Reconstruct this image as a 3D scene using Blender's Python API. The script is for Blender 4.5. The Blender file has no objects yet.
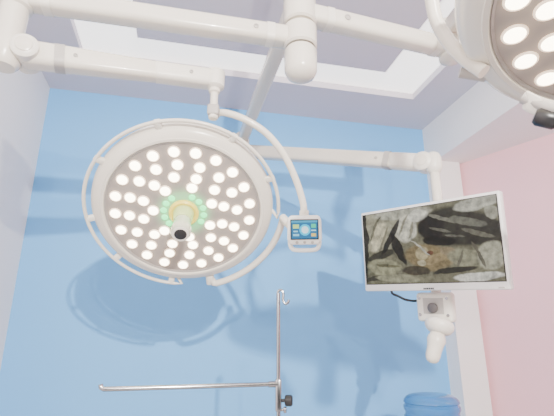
import bpy, bmesh, math, random
from mathutils import Vector, Matrix, noise, Euler
S = bpy.context.scene; COL = S.collection
PI = math.pi
V = Vector
# ---------------------------------------------------------------- camera
F = 430.0; PITCH = math.radians(17.0); CAM = V((0, 0, 1.5))
cd = bpy.data.cameras.new('camera'); cam = bpy.data.objects.new('camera', cd); COL.objects.link(cam)
cam.location = CAM; cam.rotation_euler = (PI/2 + PITCH, 0, 0)
cd.sensor_width = 36; cd.lens = F/554*36; cd.clip_start = .02
S.camera = cam
cF = V((0, math.cos(PITCH), math.sin(PITCH))); cU = V((0, -math.sin(PITCH), math.cos(PITCH))); cR = V((1, 0, 0))
def at(px, py, t): return CAM + (cF + cR*((px-277)/F) + cU*((208-py)/F))*t
# ---------------------------------------------------------------- materials
def mat(name, col, rough=.5, metal=0, emit=None, es=0, noise_amt=0.0, nscale=8, trans=0, coat=0, bump=0, bscale=200):
    m = bpy.data.materials.new(name); m.use_nodes = True
    nt = m.node_tree; b = nt.nodes['Principled BSDF']
    b.inputs['Base Color'].default_value = (*col, 1); b.inputs['Roughness'].default_value = rough
    b.inputs['Metallic'].default_value = metal
    if trans: b.inputs['Transmission Weight'].default_value = trans
    if coat: b.inputs['Coat Weight'].default_value = coat
    if emit: b.inputs['Emission Color'].default_value = (*emit, 1); b.inputs['Emission Strength'].default_value = es
    tc = nt.nodes.new('ShaderNodeTexCoord')
    if noise_amt:
        n = nt.nodes.new('ShaderNodeTexNoise'); n.inputs['Scale'].default_value = nscale; n.inputs['Detail'].default_value = 4
        nt.links.new(tc.outputs['Object'], n.inputs['Vector'])
        mx = nt.nodes.new('ShaderNodeMix'); mx.data_type = 'RGBA'
        mx.inputs[6].default_value = (*[c*(1-noise_amt) for c in col], 1); mx.inputs[7].default_value = (*[min(1, c*(1+noise_amt)) for c in col], 1)
        nt.links.new(n.outputs['Fac'], mx.inputs[0]); nt.links.new(mx.outputs[2], b.inputs['Base Color'])
    if bump:
        n2 = nt.nodes.new('ShaderNodeTexNoise'); n2.inputs['Scale'].default_value = bscale
        nt.links.new(tc.outputs['Object'], n2.inputs['Vector'])
        bp = nt.nodes.new('ShaderNodeBump'); bp.inputs['Strength'].default_value = bump; bp.inputs['Distance'].default_value = .002
        nt.links.new(n2.outputs['Fac'], bp.inputs['Height']); nt.links.new(bp.outputs['Normal'], b.inputs['Normal'])
    return m
def vcmat(name, strength, rough=.3, base=(.008, .008, .008), spec=.2):
    m = bpy.data.materials.new(name); m.use_nodes = True; nt = m.node_tree; b = nt.nodes['Principled BSDF']
    a = nt.nodes.new('ShaderNodeAttribute'); a.attribute_name = 'Col'
    b.inputs['Base Color'].default_value = (*base, 1); b.inputs['Roughness'].default_value = rough
    b.inputs['Specular IOR Level'].default_value = spec
    nt.links.new(a.outputs['Color'], b.inputs['Emission Color']); b.inputs['Emission Strength'].default_value = strength
    return m
M = {}
M['blue'] = mat('blue_paint', (.165, .475, .88), .6, noise_amt=.05, nscale=1.3, bump=.15)
M['white_wall'] = mat('white_paint', (.90, .86, .85), .7, noise_amt=.03, nscale=2, bump=.1)
M['pink'] = mat('pink_paint', (.90, .52, .57), .7, noise_amt=.04, nscale=2)
M['ceil'] = mat('ceiling_paint', (.64, .59, .65), .8, noise_amt=.02, nscale=2)
M['floor'] = mat('floor_vinyl', (.50, .48, .46), .35, noise_amt=.08, nscale=4)
M['diff'] = mat('diffuser', (.9, .9, .92), .6, emit=(1, .96, .88), es=2.0, noise_amt=.02)
M['white'] = mat('white_enamel', (.76, .71, .62), .26, noise_amt=.015, nscale=10, coat=.35)
M['white2'] = mat('white_plastic', (.80, .76, .68), .36, noise_amt=.015, nscale=10)
M['mwhite'] = mat('monitor_white', (.88, .87, .84), .4, noise_amt=.015, nscale=10)
M['greyw'] = mat('grey_enamel', (.45, .42, .39), .4, noise_amt=.03)
M['dgrey'] = mat('dark_grey_plastic', (.12, .11, .11), .4, noise_amt=.05)
M['black'] = mat('black_plastic', (.015, .015, .017), .35, noise_amt=.05)
M['steel'] = mat('brushed_steel', (.42, .42, .44), .18, 1, noise_amt=.06, nscale=30)
M['face'] = vcmat('frosted_face', 1.0, .25, (.32, .28, .255), .4)
M['facering'] = mat('face_edge', (.34, .31, .29), .3, noise_amt=.05)
M['led'] = mat('led_warm', (.9, .85, .8), .3, emit=(1, .88, .66), es=12, noise_amt=.02)
M['ledhalo'] = mat('led_halo', (.85, .72, .60), .25, emit=(1, .74, .50), es=1.5, noise_amt=.02)  # glow around each LED, put in as a faintly emissive ring
M['ledg'] = mat('led_green', (.2, .8, .4), .3, emit=(.06, 1, .22), es=2.4, noise_amt=.02)
M['yellow'] = mat('amber_ring', (.7, .55, .10), .3, emit=(1, .76, .06), es=.65, noise_amt=.05)
M['glow'] = mat('handle_glow', (.55, .62, .30), .3, emit=(.70, 1, .20), es=.30, noise_amt=.05, trans=.2)
M['handle'] = mat('handle_plastic', (.55, .56, .44), .2, emit=(.75, .85, .40), es=.04, noise_amt=.03, coat=.4)  # lit look of handle and its base put in as emission
M['scr'] = vcmat('screen_picture', .85)
M['scr2'] = vcmat('panel_picture', 1.7)
M['jug'] = mat('blue_jug', (.09, .34, .70), .08, noise_amt=.1, nscale=6, trans=.55)
M['rubber'] = mat('rubber', (.03, .03, .03), .7, noise_amt=.1)
# ---------------------------------------------------------------- object helpers
WL = {}
def link(name, bm, m, parent=None, smooth=True, angle=40):
    bmesh.ops.recalc_face_normals(bm, faces=bm.faces)
    mn = V([min(v.co[i] for v in bm.verts) for i in range(3)]); mx = V([max(v.co[i] for v in bm.verts) for i in range(3)])
    c = (mn+mx)/2
    for v in bm.verts: v.co -= c
    if smooth:
        for f in bm.faces: f.smooth = True
        for e in bm.edges:
            if len(e.link_faces) == 2 and e.calc_face_angle(0) > math.radians(angle): e.smooth = False
    me = bpy.data.meshes.new(name); bm.to_mesh(me); bm.free()
    me.materials.append(m)
    o = bpy.data.objects.new(name, me); COL.objects.link(o)
    WL[o.name] = c.copy()
    if parent: o.parent = parent; o.location = c - WL[parent.name]
    else: o.location = c
    return o
def tag(o, label=None, cat=None, group=None, kind=None):
    if label: o['label'] = label
    if cat: o['category'] = cat
    if group: o['group'] = group
    if kind: o['kind'] = kind
    return o
def thing(name, loc, label, cat, group=None):
    o = bpy.data.objects.new(name, None); COL.objects.link(o); o.location = loc; o.empty_display_size = .05
    WL[o.name] = V(loc); return tag(o, label, cat, group)
def basis(z, up=V((0, 0, 1))):
    z = V(z).normalized(); x = up.cross(z)
    if x.length < 1e-4: x = V((1, 0, 0)).cross(z) if abs(z.x) < .9 else V((0, 1, 0)).cross(z)
    x.normalize(); y = z.cross(x); return x, y, z
def add_lathe(bm, prof, C, ax=V((0, 0, 1)), seg=32, closed=False):
    x, y, z = basis(ax); rings = []
    for r, h in prof:
        if r < 1e-5: rings.append([bm.verts.new(C+z*h)])
        else: rings.append([bm.verts.new(C+z*h+(x*math.cos(2*PI*k/seg)+y*math.sin(2*PI*k/seg))*r) for k in range(seg)])
    pr = list(zip(rings, rings[1:]))
    if closed: pr.append((rings[-1], rings[0]))
    for A, B in pr:
        for k in range(seg):
            j = (k+1) % seg
            a = [A[0]] if len(A) == 1 else [A[k], A[j]]
            b = [B[0]] if len(B) == 1 else [B[j], B[k]]
            if len(a)+len(b) >= 3: bm.faces.new(a+b)
    if not closed:
        for r in (rings[0], rings[-1]):
            if len(r) > 1: bm.faces.new(r)
    return bm
def lathe(prof, C, ax=V((0, 0, 1)), seg=32, closed=False): return add_lathe(bmesh.new(), prof, C, ax, seg, closed)
def smoothpts(pts, n=8):
    pts = [V(p) for p in pts]; P = [pts[0]*2-pts[1]]+pts+[pts[-1]*2-pts[-2]]; out = []
    for i in range(1, len(P)-2):
        for k in range(n):
            t = k/n; a, b, c, d = P[i-1:i+3]
            out.append(.5*((2*b)+(c-a)*t+(2*a-5*b+4*c-d)*t*t+(3*b-a-3*c+d)*t**3))
    out.append(pts[-1]); return out
def add_tube(bm, pts, r, seg=14, rr=None):
    pts = [V(p) for p in pts]; rings = []
    T0 = (pts[1]-pts[0]).normalized(); x, y, _ = basis(T0)
    for i, p in enumerate(pts):
        T = (pts[min(i+1, len(pts)-1)]-pts[max(i-1, 0)]).normalized()
        x = (x - T*x.dot(T)).normalized(); y = T.cross(x)
        R = rr[i] if rr else r
        rings.append([bm.verts.new(p+(x*math.cos(2*PI*k/seg)+y*math.sin(2*PI*k/seg))*R) for k in range(seg)])
    for A, B in zip(rings, rings[1:]):
        for k in range(seg): bm.faces.new([A[k], A[(k+1) % seg], B[(k+1) % seg], B[k]])
    bm.faces.new(rings[0]); bm.faces.new(rings[-1]); return bm
def tube(pts, r, seg=14, sm=0): return add_tube(bmesh.new(), smoothpts(pts, sm) if sm else pts, r, seg)
def add_box(bm, C, X, Y, Z, dx, dy, dz, bev=0, segs=3):
    g = bmesh.new(); vs = {}
    for i in (-1, 1):
        for j in (-1, 1):
            for k in (-1, 1): vs[i, j, k] = g.verts.new(C+X*(i*dx/2)+Y*(j*dy/2)+Z*(k*dz/2))
    for q in ([(-1,-1,-1),(-1,1,-1),(1,1,-1),(1,-1,-1)], [(-1,-1,1),(1,-1,1),(1,1,1),(-1,1,1)], [(-1,-1,-1),(1,-1,-1),(1,-1,1),(-1,-1,1)],
              [(-1,1,-1),(-1,1,1),(1,1,1),(1,1,-1)], [(-1,-1,-1),(-1,-1,1),(-1,1,1),(-1,1,-1)], [(1,-1,-1),(1,1,-1),(1,1,1),(1,-1,1)]):
        g.faces.new([vs[t] for t in q])
    if bev: bmesh.ops.bevel(g, geom=list(g.edges), offset=bev, segments=segs, profile=.5, affect='EDGES')
    me = bpy.data.meshes.new('tmp'); g.to_mesh(me); g.free(); bm.from_mesh(me); bpy.data.meshes.remove(me); return bm
def box(C, X, Y, Z, dx, dy, dz, bev=0, segs=3): return add_box(bmesh.new(), C, X, Y, Z, dx, dy, dz, bev, segs)
def arm(A, B, w0, h0, w1, h1, rnd=.28):
    """rounded rectangular beam from A to B, tapering, with softened ends"""
    A = V(A); B = V(B); d = B-A; L = d.length; z = d/L; x = z.cross(V((0, 0, 1))).normalized(); y = x.cross(z)
    bm = bmesh.new(); rings = []
    e = min(w0, h0)*.35
    st = [(0, .55), (e*.25/L, .8), (e*.6/L, .94), (e/L, 1)]
    sts = st+[(.5, 1)]+[(1-a, b) for a, b in reversed(st)]
    for s, k in sts:
        w = (w0+(w1-w0)*s)*k; h = (h0+(h1-h0)*s)*k
        r = min(w, h)*rnd; ring = []
        for cx, cy, a0 in ((1, 1, 0), (-1, 1, 90), (-1, -1, 180), (1, -1, 270)):
            for q in range(6):
                a = math.radians(a0+q*18)
                ring.append(bm.verts.new(A+d*s+x*(cx*(w/2-r)+r*math.cos(a))+y*(cy*(h/2-r)+r*math.sin(a))))
        rings.append(ring)
    n = len(rings[0])
    for P, Q in zip(rings, rings[1:]):
        for k in range(n): bm.faces.new([P[k], P[(k+1) % n], Q[(k+1) % n], Q[k]])
    bm.faces.new(rings[0]); bm.faces.new(rings[-1]); return bm
Zv = V((0, 0, 1))
def arm_band(A, B, s, w, h, parent, name='arm_seam', t=.003, m='greyw'):
    d = (V(B)-V(A)).normalized(); x = d.cross(Zv).normalized(); y = x.cross(d)
    return link(name, box(V(A)+(V(B)-V(A))*s, x, y, d, w-.002, h-.002, t, min(w, h)*.22, 3), M[m], parent)
def arm_screw(A, B, s, w, parent, up=0.0, r=.008):
    d = (V(B)-V(A)).normalized(); x = d.cross(Zv).normalized()
    p = V(A)+(V(B)-V(A))*s
    if x.dot(CAM-p) < 0: x = -x
    return link('screw', lathe([(r, 0), (r, .003), (r*.6, .004), (r*.5, .002), (0, .002)], p+x*(w/2)+Zv*up, x, 14), M['greyw'], parent)
def set_cols(o, cols):
    ca = o.data.color_attributes.new('Col', 'FLOAT_COLOR', 'POINT')
    for k, c in enumerate(cols): ca.data[k].color = (*c, 1)
# ---------------------------------------------------------------- room
H = 3.1
L0 = V((-1.511, 2.504, 0)); e1 = V((.976, .218, 0)).normalized(); e2 = V((.218, -.976, 0)).normalized()
def RP(a, b, z): return L0+e1*a+e2*b+Zv*z
def rbox(bm, a0, a1, b0, b1, z0, z1):
    return add_box(bm, RP((a0+a1)/2, (b0+b1)/2, (z0+z1)/2), e1, e2, Zv, abs(a1-a0), abs(b1-b0), abs(z1-z0))
def struct(name, boxes, m):
    bm = bmesh.new()
    for b in boxes: rbox(bm, *b)
    o = link(name, bm, m, smooth=False); o['kind'] = 'structure'; return o
W = 2.735; B1 = 4.4; TH = .195; OZ = 2.78
struct('floor', [(-.1, 5.6, -.1, B1, -.1, 0)], M['floor'])
struct('wall_back', [(-.1, W, -.1, 0, 0, H)], M['blue'])
struct('wall_left', [(-.1, 0, 0, B1, 0, H)], M['white_wall'])
struct('wall_right', [(W, W+TH, -.1, .135, 0, H), (W, W+TH, .135, 3.3, OZ, H), (W, W+TH, 3.3, B1, 0, H)], M['white_wall'])
# pink wall of the neighbouring room, running off at an angle beyond the opening
wd_ = V((.61, -.79, 0)).normalized(); wn_ = V((wd_.y, -wd_.x, 0)); P0 = RP(W+TH, .06, 0)
o = link('wall_far_right', box(P0+wd_*1.95-wn_*-.05+Zv*(OZ/2), wd_, wn_, Zv, 4.1, .1, OZ), M['pink'], smooth=False); o['kind'] = 'structure'
if (o.location-P0).dot(V((.79, .61, 0))) < 0: o.location += V((.79, .61, 0))*.1
struct('ceiling_far_right', [(W+TH, 5.6, -.1, B1, OZ, OZ+.08)], M['white_wall'])
ta0, ta1, tb0, tb1, tw, ts = .28, 2.43, .40, 2.5, .25, .33
struct('ceiling', [(-.1, ta0, -.1, B1, H, H+.06), (ta1, W+TH, -.1, B1, H, H+.06), (ta0, ta1, -.1, tb0, H, H+.06), (ta0, ta1, tb1, B1, H, H+.06),
                   (ta0+ts, ta1-ts, tb0+tw, tb1-tw, H, H+.06), (-.1, W+TH, -.1, B1, H+.085, H+.14)], M['ceil'])
cl = thing('ceiling_light', RP(1.35, 1.4, H+.05), 'rectangular frame of glowing white strip panels recessed in the lilac ceiling', 'ceiling light')
for q in ((ta0, ta1, tb0, tb0+tw), (ta0, ta1, tb1-tw, tb1), (ta0, ta0+ts, tb0+tw, tb1-tw), (ta1-ts, ta1, tb0+tw, tb1-tw)):
    link('diffuser', rbox(bmesh.new(), *q, H+.045, H+.08), M['diff'], cl, smooth=False)
# ---------------------------------------------------------------- ceiling column
hub = V((.075, 1.17, 0))
col = thing('ceiling_column', hub+Zv*3.1, 'thick white ceiling post with a rounded bottom cap holding all the arms', 'ceiling mount')
link('post', lathe([(.036, 2.46), (.036, 3.0), (.045, 3.02)], hub, seg=40), M['white'], col)
link('ceiling_flange', lathe([(.05, 3.0), (.13, 3.02), (.14, 3.05), (.14, 3.1)], hub, seg=40), M['white'], col)
link('bottom_cap', lathe([(0, 2.275), (.025, 2.278), (.043, 2.289), (.051, 2.306), (.053, 2.375), (.047, 2.385)], hub, seg=40), M['white'], col)
# ---------------------------------------------------------------- surgical light heads
def make_head(root, C, N, Xh, rail=(-8, 262), posts=()):
    N = V(N).normalized(); X = (Xh-N*Xh.dot(N)).normalized(); Y = N.cross(X)
    def P(x, y, z): return C+X*x+Y*y+N*z
    head = link('lamp_head', lathe([(.256, -.003), (.258, .005), (.262, .010), (.270, .010), (.2715, .0075), (.292, .001), (.303, -.011), (.307, -.032), (.302, -.056), (.27, -.080),
                 (.17, -.112), (.09, -.126), (0, -.130)], C, N, 96), M['white'], root)
    link('face_edge', lathe([(.252, .001), (.2525, .005), (.2575, .0078), (.260, .001)], C, N, 96, closed=True), M['facering'], head)
    leds = [(r*math.cos(2*PI*k/n+ph), r*math.sin(2*PI*k/n+ph)) for r, n, ph in ((.225, 21, .1), (.180, 16, .0), (.137, 12, .12), (.101, 7, .3)) for k in range(n)]
    bm = bmesh.new(); NR, NA = 64, 288; cols = []
    def glow_col(x, y):  # LED halos and green glow painted into the plate's emission colours
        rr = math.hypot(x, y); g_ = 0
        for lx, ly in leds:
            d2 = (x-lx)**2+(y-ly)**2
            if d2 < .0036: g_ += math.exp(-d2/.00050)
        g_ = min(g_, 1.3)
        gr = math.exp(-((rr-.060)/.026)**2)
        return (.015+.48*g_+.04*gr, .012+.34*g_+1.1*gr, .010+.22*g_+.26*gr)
    prev = None
    for i in range(NR+1):
        r = .030+(.255-.030)*i/NR
        ring = []
        for k in range(NA):
            a = 2*PI*k/NA; x, y = r*math.cos(a), r*math.sin(a)
            ring.append(bm.verts.new(P(x, y, .0035))); cols.append(glow_col(x, y))
        if prev:
            for k in range(NA): bm.faces.new([prev[k], prev[(k+1) % NA], ring[(k+1) % NA], ring[k]])
        prev = ring
    set_cols(link('face_plate', bm, M['face'], head), cols)
    proto = None
    for x, y in leds:
        p = P(x, y, .004)
        if proto is None:
            proto = link('led_lens', lathe([(.0165, 0), (.0165, .002), (.0125, .0050), (0, .0068)], p, N, 18), M['led'], head)
            halo0 = link('led_halo', lathe([(.0155, 0), (.0203, 0), (.0197, .0018), (.0167, .0028)], p, N, 20, closed=True), M['ledhalo'], proto)
            base = WL[proto.name]-p; rb = halo0.location.copy()
        else:
            c = proto.copy(); COL.objects.link(c); c.location = p+base-WL[head.name]; WL[c.name] = p+base
            rc = halo0.copy(); COL.objects.link(rc); rc.parent = c; rc.location = rb
    g0 = None
    for a in (-36, -12, 12, 36, 60, 120, 144, 168, 192, 216):
        a = math.radians(a); p = P(.067*math.cos(a), .067*math.sin(a), .005)
        if g0 is None:
            g0 = link('green_led', lathe([(.0115, 0), (.010, .002), (0, .0035)], p, N, 14), M['ledg'], head); gb = WL[g0.name]-p
        else:
            c = g0.copy(); COL.objects.link(c); c.location = p+gb-WL[head.name]
    hd = link('sterile_handle', lathe([(.028, .055), (.027, .062), (.029, .082), (.032, .104), (.032, .124), (.028, .131), (.0165, .132)], C, N, 40), M['handle'], head)
    link('handle_base', lathe([(.036, .006), (.034, .022), (.029, .060), (.025, .060), (.026, .006)], C, N, 40, closed=True), M['glow'], head)
    link('amber_ring', lathe([(.050, .004), (.050, .012), (.044, .017), (.036, .014), (.036, .004)], C, N, 40, closed=True), M['yellow'], head)
    link('lens_ring', lathe([(.020, .1315), (.027, .1295), (.027, .1335), (.020, .1345)], C, N, 32, closed=True), M['white2'], hd)
    link('camera_lens', lathe([(0, .1325), (.0195, .1325), (.0195, .1345), (.016, .1365), (0, .1355)], C, N, 28), M['black'], hd)
    def arc(R, z, a0, a1, n=60): return [P(R*math.cos(math.radians(a0+(a1-a0)*i/n)), R*math.sin(math.radians(a0+(a1-a0)*i/n)), z) for i in range(n+1)]
    a0, a1 = rail
    pts = [P(.299*math.cos(math.radians(a0+4)), .299*math.sin(math.radians(a0+4)), -.025)]+arc(.324, -.004, a0, a1)+[P(.299*math.cos(math.radians(a1-4)), .299*math.sin(math.radians(a1-4)), -.025)]
    link('rail', tube(pts, .0062, 12), M['white'], head)
    for a in posts:
        ca, sa = math.cos(math.radians(a)), math.sin(math.radians(a))
        D = X*ca+Y*sa; T = N.cross(D)
        D2 = (D*.036+N*.012).normalized(); N2_ = D2.cross(T)
        link('rail_clip', box(C+D*.313-N*.010, D2, T, N2_, .036, .022, .016, .005, 3), M['white2'], head)
    return head, P, arc, X, Y, N, hd
# ---- light one
C1 = at(184, 212, 1.465)
s1 = thing('surgical_light', C1, 'round surgical light fully in view, glowing warm with a green centre, on long left arm', 'surgical light')
el = math.radians(48.5)
n1 = V((.10, -math.cos(el), -math.sin(el)))
head, P, arc, X, Y, N, hd = make_head(s1, C1, n1, V((1, 0, 0)), posts=(20, 55, 98, 140, 182, 215, 255))
link('lower_yoke', add_tube(bmesh.new(), [P(.300*math.cos(math.radians(-80)), .300*math.sin(math.radians(-80)), -.035)]+arc(.344, -.008, -77, -10), .0125, 14), M['white'], s1)
link('yoke_joint', box(P(.324*math.cos(math.radians(-79)), .324*math.sin(math.radians(-79)), -.02), X, Y, N, .03, .05, .03, .008), M['white2'], s1)
up = [at(216, 113, 1.38), at(226, 113, 1.375), at(244, 119, 1.375), at(266, 133, 1.385), at(284, 155, 1.40), at(296, 180, 1.42), at(303, 203, 1.44), at(304, 216, 1.45)]
link('upper_yoke', tube(up, .0115, 14, sm=6), M['white'], s1)
pc = at(304.5, 232, 1.445); pn = (CAM-pc); pn.z -= .15; pn.normalize(); px, py, pz = basis(pn)
def prism(C, X, Y, Z, pts, d, bev=0):
    bm = bmesh.new(); a = [bm.verts.new(C+X*x+Y*y+Z*(d/2)) for x, y in pts]; b = [bm.verts.new(C+X*x+Y*y-Z*(d/2)) for x, y in pts]
    bm.faces.new(a); bm.faces.new(b[::-1]); n = len(pts)
    for i in range(n): bm.faces.new([a[i], b[i], b[(i+1) % n], a[(i+1) % n]])
    if bev: bmesh.ops.bevel(bm, geom=list(bm.edges), offset=bev, segments=3, profile=.5, affect='EDGES')
    return bm
cp = link('control_panel', prism(pc, px, py, pz, [(-.048, .056), (.048, .056), (.056, .044), (.058, -.026), (.046, -.042), (-.046, -.042), (-.058, -.026), (-.056, .044)], .03, .007), M['mwhite'], s1)
link('grip_loop', tube([pc-py*.030-px*.050, pc-py*.050-px*.046, pc-py*.060-px*.034, pc-py*.062, pc-py*.060+px*.034, pc-py*.050+px*.046, pc-py*.030+px*.050], .0075, 12, sm=5), M['mwhite'], cp)
def grid_screen(name, C, X, Y, w, h, nx, ny, fn, m, parent):
    bm = bmesh.new(); vs = [[bm.verts.new(C+X*((i/(nx-1)-.5)*w)+Y*((.5-j/(ny-1))*h)) for i in range(nx)] for j in range(ny)]
    for j in range(ny-1):
        for i in range(nx-1): bm.faces.new([vs[j][i], vs[j+1][i], vs[j+1][i+1], vs[j][i+1]])
    cols = [fn(i/(nx-1), j/(ny-1)) for j in range(ny) for i in range(nx)]
    o = link(name, bm, m, parent, smooth=False); set_cols(o, cols)
    return o
def panel_fn(s, t):
    c = (.02, .16, .34)
    if t < .12: c = (.05, .35, .55)
    if .05 < s < .30 and .20 < t < .45: c = (.55, .80, .25)
    if .08 < s < .24 and .56 < t < .64: c = (.35, .70, .85)
    if .05 < s < .30 and .74 < t < .86: c = (.25, .60, .80)
    if ((s-.52)*1.5)**2+(t-.52)**2 < .10: c = (.03, .60, .90)
    if ((s-.52)*1.5)**2+(t-.52)**2 < .04: c = (.75, .92, .95)
    if .76 < s < .95 and .18 < t < .42: c = (.05, .60, .35)
    if .76 < s < .95 and .52 < t < .60: c = (.4, .7, .8)
    if .76 < s < .95 and .70 < t < .88: c = (.75, .55, .15)
    return c
link('screen_frame', box(pc+pz*.0155+py*.010, px, py, pz, .094, .068, .004, .0015, 2), M['black'], cp)
grid_screen('touch_screen', pc+pz*.0182+py*.010, px, py, .086, .060, 61, 41, panel_fn, M['scr2'], cp)
for i in (-1, 0, 1): link('button', lathe([(.005, 0), (.005, .003), (.004, .005), (0, .005)], pc+pz*.0145-py*.033+px*(i*.026), pz, 16), M['greyw'], cp)
link('panel_neck', tube([pc-pz*.01+py*.04, pc-pz*.01+py*.072], .016, 16), M['white2'], s1)
link('panel_pivot', tube([pc-pz*.012-px*.03, P(.339, -.05, -.01)], .014, 16), M['white2'], s1)
elb = V((-.735, .99, 0))
aend = at(215, 80, 1.38)
xa, xb = hub+V((-.02, 0, 2.432)), elb+Zv*2.425
link('extension_arm', arm(xa, xb, .060, .063, .060, .063), M['white'], s1)
arm_band(xa, xb, .10, .064, .067, s1, m='white2'); arm_band(xa, xb, .90, .064, .067, s1, m='white2'); arm_screw(xa, xb, .16, .060, s1)
link('hub_collar', lathe([(.048, 2.392), (.054, 2.398), (.054, 2.466), (.048, 2.472)], hub, seg=40), M['white'], s1)
link('elbow_joint', lathe([(0, 2.195), (.03, 2.197), (.040, 2.21), (.042, 2.29), (.036, 2.30), (.036, 2.385), (.044, 2.39), (.044, 2.465), (.035, 2.475), (0, 2.476)], elb, seg=36), M['white'], s1)
sa = elb+Zv*2.245
dirA = (aend-sa).normalized()
jc = link('joint_cap', lathe([(0, -.052), (.026, -.051), (.034, -.044), (.035, .044), (.026, .051), (0, .052)], sa+dirA*.05, dirA.cross(Zv), 30), M['white2'], s1)
link('cap_disc', lathe([(.022, .0), (.022, .004), (.016, .006), (0, .006)], sa+dirA*.05+dirA.cross(Zv)*.050, dirA.cross(Zv), 24), M['white'], jc)
link('spring_arm', arm(sa+dirA*.03, aend, .062, .073, .046, .050), M['white'], s1)
link('spring_cover', arm(aend-dirA*.20, aend-dirA*.005, .054, .058, .056, .060), M['white2'], s1)
arm_band(sa, aend, .23, .064, .072, s1, m='greyw', t=.002)
for s_ in (.30, .86): arm_screw(sa, aend, s_, .056, s1, r=.006)
link('end_knuckle', lathe([(0, -.036), (.02, -.035), (.03, -.027), (.031, .027), (.02, .035), (0, .036)], aend, Zv, 30), M['white2'], s1)
link('spindle', lathe([(.012, -.14), (.015, -.137), (.015, -.10), (.012, -.098), (.0125, -.05), (.018, -.046), (.018, -.02)], aend, seg=24), M['white'], s1)
link('spindle_collar', box(aend-Zv*.112, V((1, 0, 0)), V((0, 1, 0)), Zv, .036, .036, .036, .006), M['greyw'], s1)
# ---- light two
C2 = at(704, -28, .575)
s2 = thing('surgical_light', C2, 'second surgical light, close overhead and cut off by the upper right corner', 'surgical light')
n2 = V((-.10, -.16, -1))
head2, P2, arc2, X2, Y2, N2, hd2 = make_head(s2, C2, n2, V((1, 0, 0)), rail=(-60, 130), posts=(0, 60, 110))
rA0 = hub+V((.02, 0, 2.525)); rA1 = V((.64, 1.345, 2.525))
link('hub_collar', lathe([(.048, 2.482), (.054, 2.488), (.054, 2.562), (.048, 2.568)], hub, seg=40), M['white'], s2)
link('extension_arm', arm(rA0, rA1, .062, .066, .062, .066), M['white'], s2)
arm_band(rA0, rA1, .14, .066, .070, s2, m='white2'); arm_band(rA0, rA1, .88, .066, .070, s2, m='white2')
arm_screw(rA0, rA1, .24, .062, s2, r=.011)
link('elbow_joint', lathe([(0, 2.470), (.03, 2.472), (.044, 2.482), (.047, 2.55), (.047, 2.63), (.033, 2.64), (0, 2.64)], V((rA1.x, rA1.y, 0)), seg=32), M['white'], s2)
top2 = V((.62, .50, 2.40))
link('spring_arm', arm(V((rA1.x, rA1.y, 2.60)), top2, .058, .064, .055, .06), M['white'], s2)
link('spindle', tube([top2+Zv*.02, top2-Zv*.16], .016, 16), M['white'], s2)
yk = [top2-Zv*.14, at(560, -150, .72), at(470, -90, .78), at(434, -30, .80), at(434, 12, .80), at(446, 38, .79), at(464, 58, .77), at(484, 72, .745)]
link('yoke', tube(yk, .0125, 16, sm=7), M['white'], s2)
link('yoke_cap', tube([at(460, 71, .80), at(486, 75, .79)], .013, 16), M['greyw'], s2)
hb = link('hinge_bracket', tube([at(524, 97, .69), at(534, 102, .68), at(548, 107, .66), at(575, 112, .64)], .011, 16, sm=4), M['greyw'], s2)
link('bracket_plate', box(at(532, 104, .675), (at(545, 107, .66)-at(514, 92, .70)).normalized(), V((0, .5, -.86)), V((0, .86, .5)), .03, .030, .012, .004), M['white2'], hb)
link('hinge_knob', lathe([(0, -.018), (.010, -.018), (.014, -.013), (.014, .011), (.010, .016), (0, .016)], at(547, 119, .66), V((1, -.3, -.5)), 20), M['black'], hb)
# ---------------------------------------------------------------- monitor : rigid fit of a vertical-ish rectangle
tgt = [(361, 213), (498, 190), (512, 290), (364, 291)]
def mcorn(p):
    R = Euler((p[3], p[4], p[5])).to_matrix(); X_, Y_, Z_ = R @ V((1, 0, 0)), R @ V((0, 0, 1)), R @ V((0, -1, 0))
    c = V(p[:3]); return c, X_, Y_, Z_, [c-X_*.3+Y_*p[6]/2, c+X_*.3+Y_*p[6]/2, c+X_*.3-Y_*p[6]/2, c-X_*.3-Y_*p[6]/2]
def mcost(p):
    e = 0
    for q, (tx, ty) in zip(mcorn(p)[4], tgt):
        d = q-CAM; z = d.dot(cF); e += (277+F*d.x/z-tx)**2+(208-F*d.dot(cU)/z-ty)**2
    return e+200*(p[4]**2)
p = list(at(434, 243, 1.72))+[0, 0, -.78, .35]; st = [.05]*3+[.1]*3+[.03]; best = mcost(p)
for it in range(600):
    imp = False
    for i in range(7):
        for sg in (1, -1):
            q = p[:]; q[i] += sg*st[i]; c_ = mcost(q)
            if c_ < best: best, p, imp = c_, q, True
    if not imp: st = [s*.6 for s in st]
mc, mX, mY, mN, cs = mcorn(p); mw = .6; mh = p[6]
mt = thing('monitor', mc, 'white flat monitor on its own ceiling arm, showing a dark close-up surgery picture', 'monitor')
disp = link('display_housing', box(mc-mN*.02, mX, mY, mN, mw, mh, .036, .007, 3), M['mwhite'], mt)
link('rear_cover', box(mc-mN*.05, mX, mY, mN, mw*.7, mh*.7, .035, .012, 3), M['mwhite'], mt)
link('screen_border', box(mc+mY*.008-mN*.002, mX, mY, mN, mw-.020, mh-.040, .004, .001, 1), M['black'], disp)
def ell(s, t, cx, cy, rx, ry, rot):
    a = math.radians(rot); dx = (s-cx)*1.75; dy = t-cy
    u = (dx*math.cos(a)+dy*math.sin(a))/rx; v = (-dx*math.sin(a)+dy*math.cos(a))/ry
    return u*u+v*v
DK = (.010, .009, .007)
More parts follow.
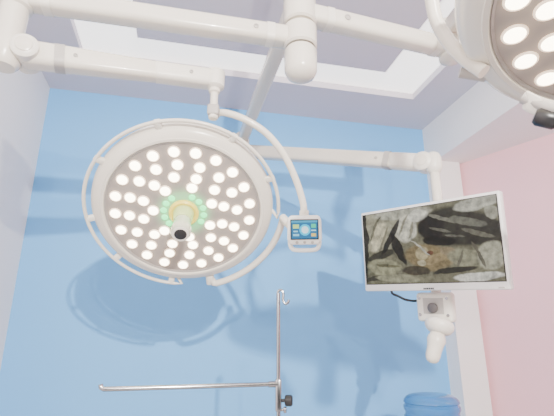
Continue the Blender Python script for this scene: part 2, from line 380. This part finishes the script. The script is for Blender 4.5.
BL_ = [
 (.10, .25, .36, .40, 20, (.42, .40, .28)), (.05, .80, .26, .28, 0, (.19, .185, .115)), (.012, .35, .045, .6, 0, DK),
 (.34, .05, .40, .08, 3, (.54, .53, .42)), (.13, .34, .10, .22, 28, (.70, .64, .44)), (.10, .22, .02, .20, 30, (.18, .17, .11)), (.18, .40, .018, .20, 22, (.22, .20, .13)),
 (.37, .27, .15, .19, 12, (.76, .73, .59)), (.36, .22, .018, .15, 25, (.32, .30, .21)), (.41, .30, .018, .13, 18, (.34, .32, .23)),
 (.15, .60, .22, .06, -14, (.04, .038, .025)), (.25, .36, .045, .26, 30, DK), (.30, .54, .05, .24, -20, DK),
 (.17, .78, .22, .12, 8, (.38, .37, .23)), (.20, .76, .16, .02, 8, (.17, .16, .09)), (.10, .93, .20, .035, -6, (.05, .045, .03)), (.47, .11, .12, .08, 0, (.84, .82, .70)),
 (.72, .32, .42, .24, 10, (.026, .025, .018)), (.56, .30, .16, .16, 20, DK), (.88, .40, .26, .18, 16, (.032, .030, .022)), (.60, .48, .20, .06, 8, DK),
 (.64, .20, .18, .024, 26, (.24, .235, .18)), (.62, .34, .14, .018, 18, (.17, .165, .125)), (.80, .27, .20, .045, 16, (.19, .19, .145)), (.86, .42, .16, .03, 24, (.17, .165, .12)), (.72, .44, .12, .016, 10, (.15, .145, .11)),
 (.52, .68, .30, .16, 12, (.27, .205, .10)), (.48, .62, .09, .08, 30, (.54, .46, .27)), (.58, .70, .14, .055, -20, (.38, .29, .15)), (.54, .62, .04, .03, 10, (.17, .07, .04)), (.47, .74, .06, .035, 0, (.62, .55, .36)), (.66, .62, .10, .05, 20, (.34, .27, .16)),
 (.42, .84, .18, .06, 0, (.06, .05, .03)), (.47, .55, .16, .012, 40, (.62, .60, .50)),
 (.88, .07, .26, .08, -8, (.58, .57, .47)), (.96, .20, .07, .08, 0, (.42, .41, .32)),
 (.79, .72, .24, .10, 12, (.33, .32, .21)), (.93, .70, .14, .16, 10, (.52, .50, .37)), (.86, .68, .018, .16, -20, (.12, .11, .08)), (.74, .72, .018, .10, 20, (.15, .14, .10)),
 (.70, .85, .26, .035, -6, (.02, .02, .014)), (.27, .94, .30, .05, 3, (.36, .35, .23)), (.84, .94, .28, .050, -3, (.86, .84, .74))]
def pic(s, t):
    wv = noise.noise_vector(V((s*5, t*3.4, 1.3)))*.020+noise.noise_vector(V((s*15, t*9, 5)))*.011+noise.noise_vector(V((s*40, t*24, 9)))*.005
    s2_, t2_ = s+wv.x, t+wv.y
    c = V((.21, .20, .13))
    for cx, cy, rx, ry, ro, k in BL_:
        d = ell(s2_, t2_, cx, cy, rx, ry, ro)
        w = max(0, min(1, (1.3-d)/.5))
        c = c.lerp(V(k), w*w*(3-2*w)*.94)
    n = noise.fractal(V((s*24, t*13, 2)), .7, 2, 5); c = c*(1+.50*n)
    return tuple(max(.003, x) for x in c)
grid_screen('screen', mc+mY*.008+mN*.0012, mX, mY, mw-.026, mh-.046, 320, 180, pic, M['scr'], disp)
bmk = bmesh.new()
for i in range(6): add_box(bmk, mc-mY*(mh/2-.008)+mX*((i-2.5)*.0075)-mN*.0015, mX, mY, mN, .005, .006, .002)
link('maker_mark', bmk, M['black'], disp, smooth=False)
link('power_light', box(mc-mY*(mh/2-.008)+mX*(mw/2-.03)-mN*.0015, mX, mY, mN, .02, .004, .002), M['greyw'], disp, smooth=False)
hA0 = hub+Zv*2.61; hA1 = V((-.20, 2.27, 2.61))
link('hub_collar', lathe([(.048, 2.576), (.054, 2.58), (.054, 2.64), (.048, 2.645)], hub, seg=40), M['white'], mt)
link('extension_arm', arm(hA0, hA1, .058, .058, .058, .058), M['white'], mt)
e0 = V((-.195, 2.27, 2.535)); e1m = at(424, 163, 1.84)
link('elbow_joint', lathe([(0, 2.49), (.03, 2.492), (.038, 2.50), (.038, 2.57), (.04, 2.575), (.04, 2.64), (.03, 2.65), (0, 2.65)], V((-.2, 2.27, 0)), seg=32), M['white'], mt)
link('spring_arm', arm(e0, e1m, .066, .072, .062, .070), M['white'], mt)
dm = (e1m-e0).normalized(); dmh = dm.cross(Zv).normalized()
link('arm_cover', arm(e1m-dm*.16, e1m+dm*.0, .070, .078, .070, .078, .45), M['white2'], mt)
arm_band(e0, e1m, .845, .070, .078, mt); arm_screw(e0, e1m, .80, .064, mt, r=.007)
cc = link('cover_cap', lathe([(0, -.042), (.03, -.041), (.040, -.032), (.041, .032), (.030, .041), (0, .042)], e1m, dmh, 32), M['white2'], mt)
sgn = 1 if dmh.dot(CAM-e1m) > 0 else -1
link('cap_disc', lathe([(.024, .0), (.024, .003), (.018, .005), (0, .005)], e1m+dmh*.041*sgn, dmh*sgn, 24), M['white'], cc)
spt = V((e1m.x, e1m.y, 0))+dm.to_2d().to_3d()*.04
ztop = e1m.z
link('wrist_joint', lathe([(0, ztop+.040), (.015, ztop+.038), (.028, ztop+.028), (.034, ztop+.012), (.035, ztop-.030), (.030, ztop-.045), (.022, ztop-.055)], spt, seg=32), M['white2'], mt)
zm = mc.z
link('drop_tube', tube([spt+Zv*(ztop-.04), spt+Zv*(zm+.02)], .0205, 24), M['white'], mt)
mb = mc-mN*.075
link('mount_block', box((mb+V((spt.x, spt.y, zm)))/2, mX, mY, mN, .12, .12, (mb-V((spt.x, spt.y, zm))).length+.03, .012), M['white2'], mt)
bc = at(436, 307, 1.72)
link('lower_post', tube([mb, at(436, 285, 1.76), bc], .02, 16), M['white2'], mt)
bb = link('handle_bracket', box(bc, mX, mY, mN, .15, .115, .045, .014, 4), M['white2'], mt)
link('bracket_recess', box(bc+mN*.022+mY*.005, mX, mY, mN, .085, .062, .004, .001, 1), M['greyw'], bb)
link('recess_knob', lathe([(.020, 0), (.020, .010), (.015, .014), (0, .014)], bc+mN*.023-mY*.002, mN, 24), M['dgrey'], bb)
for dx, dy in ((-.058, .035), (.058, .035), (-.058, -.03), (.058, -.03)):
    link('screw', lathe([(.006, 0), (.006, .003), (0, .004)], bc+mX*dx+mY*dy+mN*.022, mN, 12), M['steel'], bb)
h0 = at(440, 323, 1.67); hx = (at(432, 360, 1.62)-h0).normalized()
link('grip_neck', lathe([(0, -.015), (.035, -.014), (.050, -.006), (.055, .004), (.054, .018), (.046, .032), (.034, .040), (0, .042)], h0, hx, 32), M['white2'], mt)
link('grip', lathe([(0, .03), (.026, .03), (.027, .045), (.033, .058), (.035, .070), (.031, .086), (.028, .104), (.027, .128), (.024, .142), (.017, .151), (.008, .155), (0, .156)], h0, hx, 28), M['white'], mt)
link('cable', tube([at(436, 290, 1.80), at(420, 300, 1.78), at(407, 300, 1.77), at(398, 296, 1.78), at(392, 293, 1.80), at(392, 286, 1.86)], .005, 10, sm=6), M['black'], mt)
# ---------------------------------------------------------------- instrument pole
pt = at(277, 292, 1.36); pb = V((pt.x+.004, pt.y, 0))
pt = V((pb.x, pb.y, pt.z))
ps = thing('drip_stand', pb, 'thin steel pole with top hook and one long side arm against the blue wall', 'stand')
link('pole', tube([pb+Zv*.06, pb+Zv*.9], .011, 16), M['steel'], ps)
link('inner_pole', tube([pb+Zv*.88, pt-Zv*.004], .0062, 14), M['steel'], ps)
hk = [pt+V((-.002, 0, -.05)), pt+V((-.002, 0, -.01)), pt+V((.002, 0, .004)), pt+V((.011, 0, .005)), pt+V((.016, 0, -.006)), pt+V((.015, 0, -.024)), pt+V((.021, 0, -.036)), pt+V((.030, 0, -.033)), pt+V((.033, 0, -.024))]
link('hook', tube(hk, .0042, 10, sm=5), M['steel'], ps)
ca = V((pb.x, pb.y, 1.5-.127)); le = at(104, 388, 1.15); le.z = ca.z
link('side_arm', tube([ca, le+(ca-le)*.03, le, le+V((-.008, 0, .004)), le+V((-.010, 0, .012))], .0065, 14), M['steel'], ps)
link('arm_ferrule', tube([ca, ca+(le-ca).normalized()*.03], .009, 14), M['steel'], ps)
cb = ca-Zv*.045
link('clamp', box(cb+Zv*.015, V((1, 0, 0)), V((0, 1, 0)), Zv, .018, .018, .09, .004), M['steel'], ps)
link('clamp_knob', lathe([(.005, 0), (.005, .014), (.014, .016), (.016, .02), (.016, .034), (.012, .038), (0, .038)], cb+V((.004, 0, 0)), V((1, -.1, 0)), 20), M['black'], ps)
link('clamp_knob', lathe([(.004, 0), (.004, .01), (.009, .012), (.009, .02), (0, .022)], cb+V((.004, 0, -.025)), V((1, -.1, 0)), 20), M['steel'], ps)
for k in range(4):
    a = PI/4+k*PI/2; d = V((math.cos(a), math.sin(a), 0))
    lg = link('leg', tube([pb+Zv*.10, pb+d*.04+Zv*.095, pb+d*.26+Zv*.045], .011, 12), M['steel'], ps)
    link('caster', lathe([(0, -.011), (.02, -.011), (.0225, -.008), (.0225, .008), (.02, .011), (0, .011)], pb+d*.26+Zv*.0235, d.cross(Zv), 20), M['rubber'], lg)
# ---------------------------------------------------------------- water dispenser and jug
wb = at(431, 400, 2.05); wx, wy = wb.x, wb.y; zt = at(431, 394, 2.05).z
wc = V((wx, wy, 0)); r = .130
jz = zt-.40
wd = thing('water_dispenser', wc, 'white floor standing water dispenser below the blue water bottle', 'water dispenser')
link('cabinet', box(wc+Zv*(jz/2+.01), e1, e2, Zv, .31, .31, jz-.02, .02), M['white2'], wd)
link('collar', lathe([(.07, jz-.01), (.11, jz-.005), (.12, jz+.02), (.09, jz+.045), (.06, jz+.05), (.045, jz+.02)], wc, seg=36), M['white2'], wd)
for i, s in enumerate((-1, 1)): link('tap', tube([wc+e1*(.05*s)+e2*.15+Zv*(jz-.12), wc+e1*(.05*s)+e2*.19+Zv*(jz-.12), wc+e1*(.05*s)+e2*.2+Zv*(jz-.16)], .011, 12), M['black'], wd)
link('drip_tray', box(wc+e2*.18+Zv*(jz-.32), e1, e2, Zv, .2, .08, .02, .004), M['black'], wd)
wj = thing('water_bottle', wc+Zv*(jz+.03), 'large translucent blue water bottle standing upside down at the bottom right', 'water bottle')
pf = [(.026, jz+.035), (.028, jz+.07), (.05, jz+.085), (.10, jz+.11), (r-.004, jz+.15)]
for k in range(3):
    z = jz+.150+k*.060
    pf += [(r, z), (r, z+.034), (r-.006, z+.040), (r-.007, z+.047), (r-.006, z+.054)]
pf += [(r, zt-.066), (r, zt-.052), (r-.006, zt-.047), (r-.006, zt-.041), (r-.001, zt-.036), (r-.005, zt-.024), (r-.016, zt-.012), (r-.032, zt-.004), (r-.052, zt), (.05, zt+.001), (0, zt+.002)]
link('body', lathe(pf, wc, seg=64), M['jug'], wj)
link('cap', lathe([(.031, jz+.034), (.031, jz+.066), (.027, jz+.068), (.027, jz+.034)], wc, seg=24, closed=True), M['white2'], wj)
# ---------------------------------------------------------------- light
w = bpy.data.worlds.new('world'); S.world = w; w.use_nodes = True
w.node_tree.nodes['Background'].inputs[0].default_value = (1, .98, .97, 1); w.node_tree.nodes['Background'].inputs[1].default_value = .13
def area(loc, target, size, e, col=(1, 1, 1), shape='DISK'):
    ld = bpy.data.lights.new('area', 'AREA'); ld.energy = e; ld.size = size; ld.color = col; ld.shape = shape
    o = bpy.data.objects.new('area', ld); COL.objects.link(o); o.location = loc
    o.rotation_euler = (V(target)-V(loc)).to_track_quat('-Z', 'Y').to_euler(); return o
area((.77, -1.58, 2.43), (-.2, 2.4, 1.8), .06, 170, (1, .96, .90))
area((.45, -1.50, 2.20), (-.2, 2.4, 1.8), .05, 35, (1, .95, .88))
area((-.2, -.3, 3.04), (-.2, -.2, 0), .8, 5, (1, .96, .90))
area(RP(3.5, 2.2, 2.70), RP(3.3, .6, 1.2), .25, 9, (1, .98, .98))  # unseen lamp added to brighten the pink wall
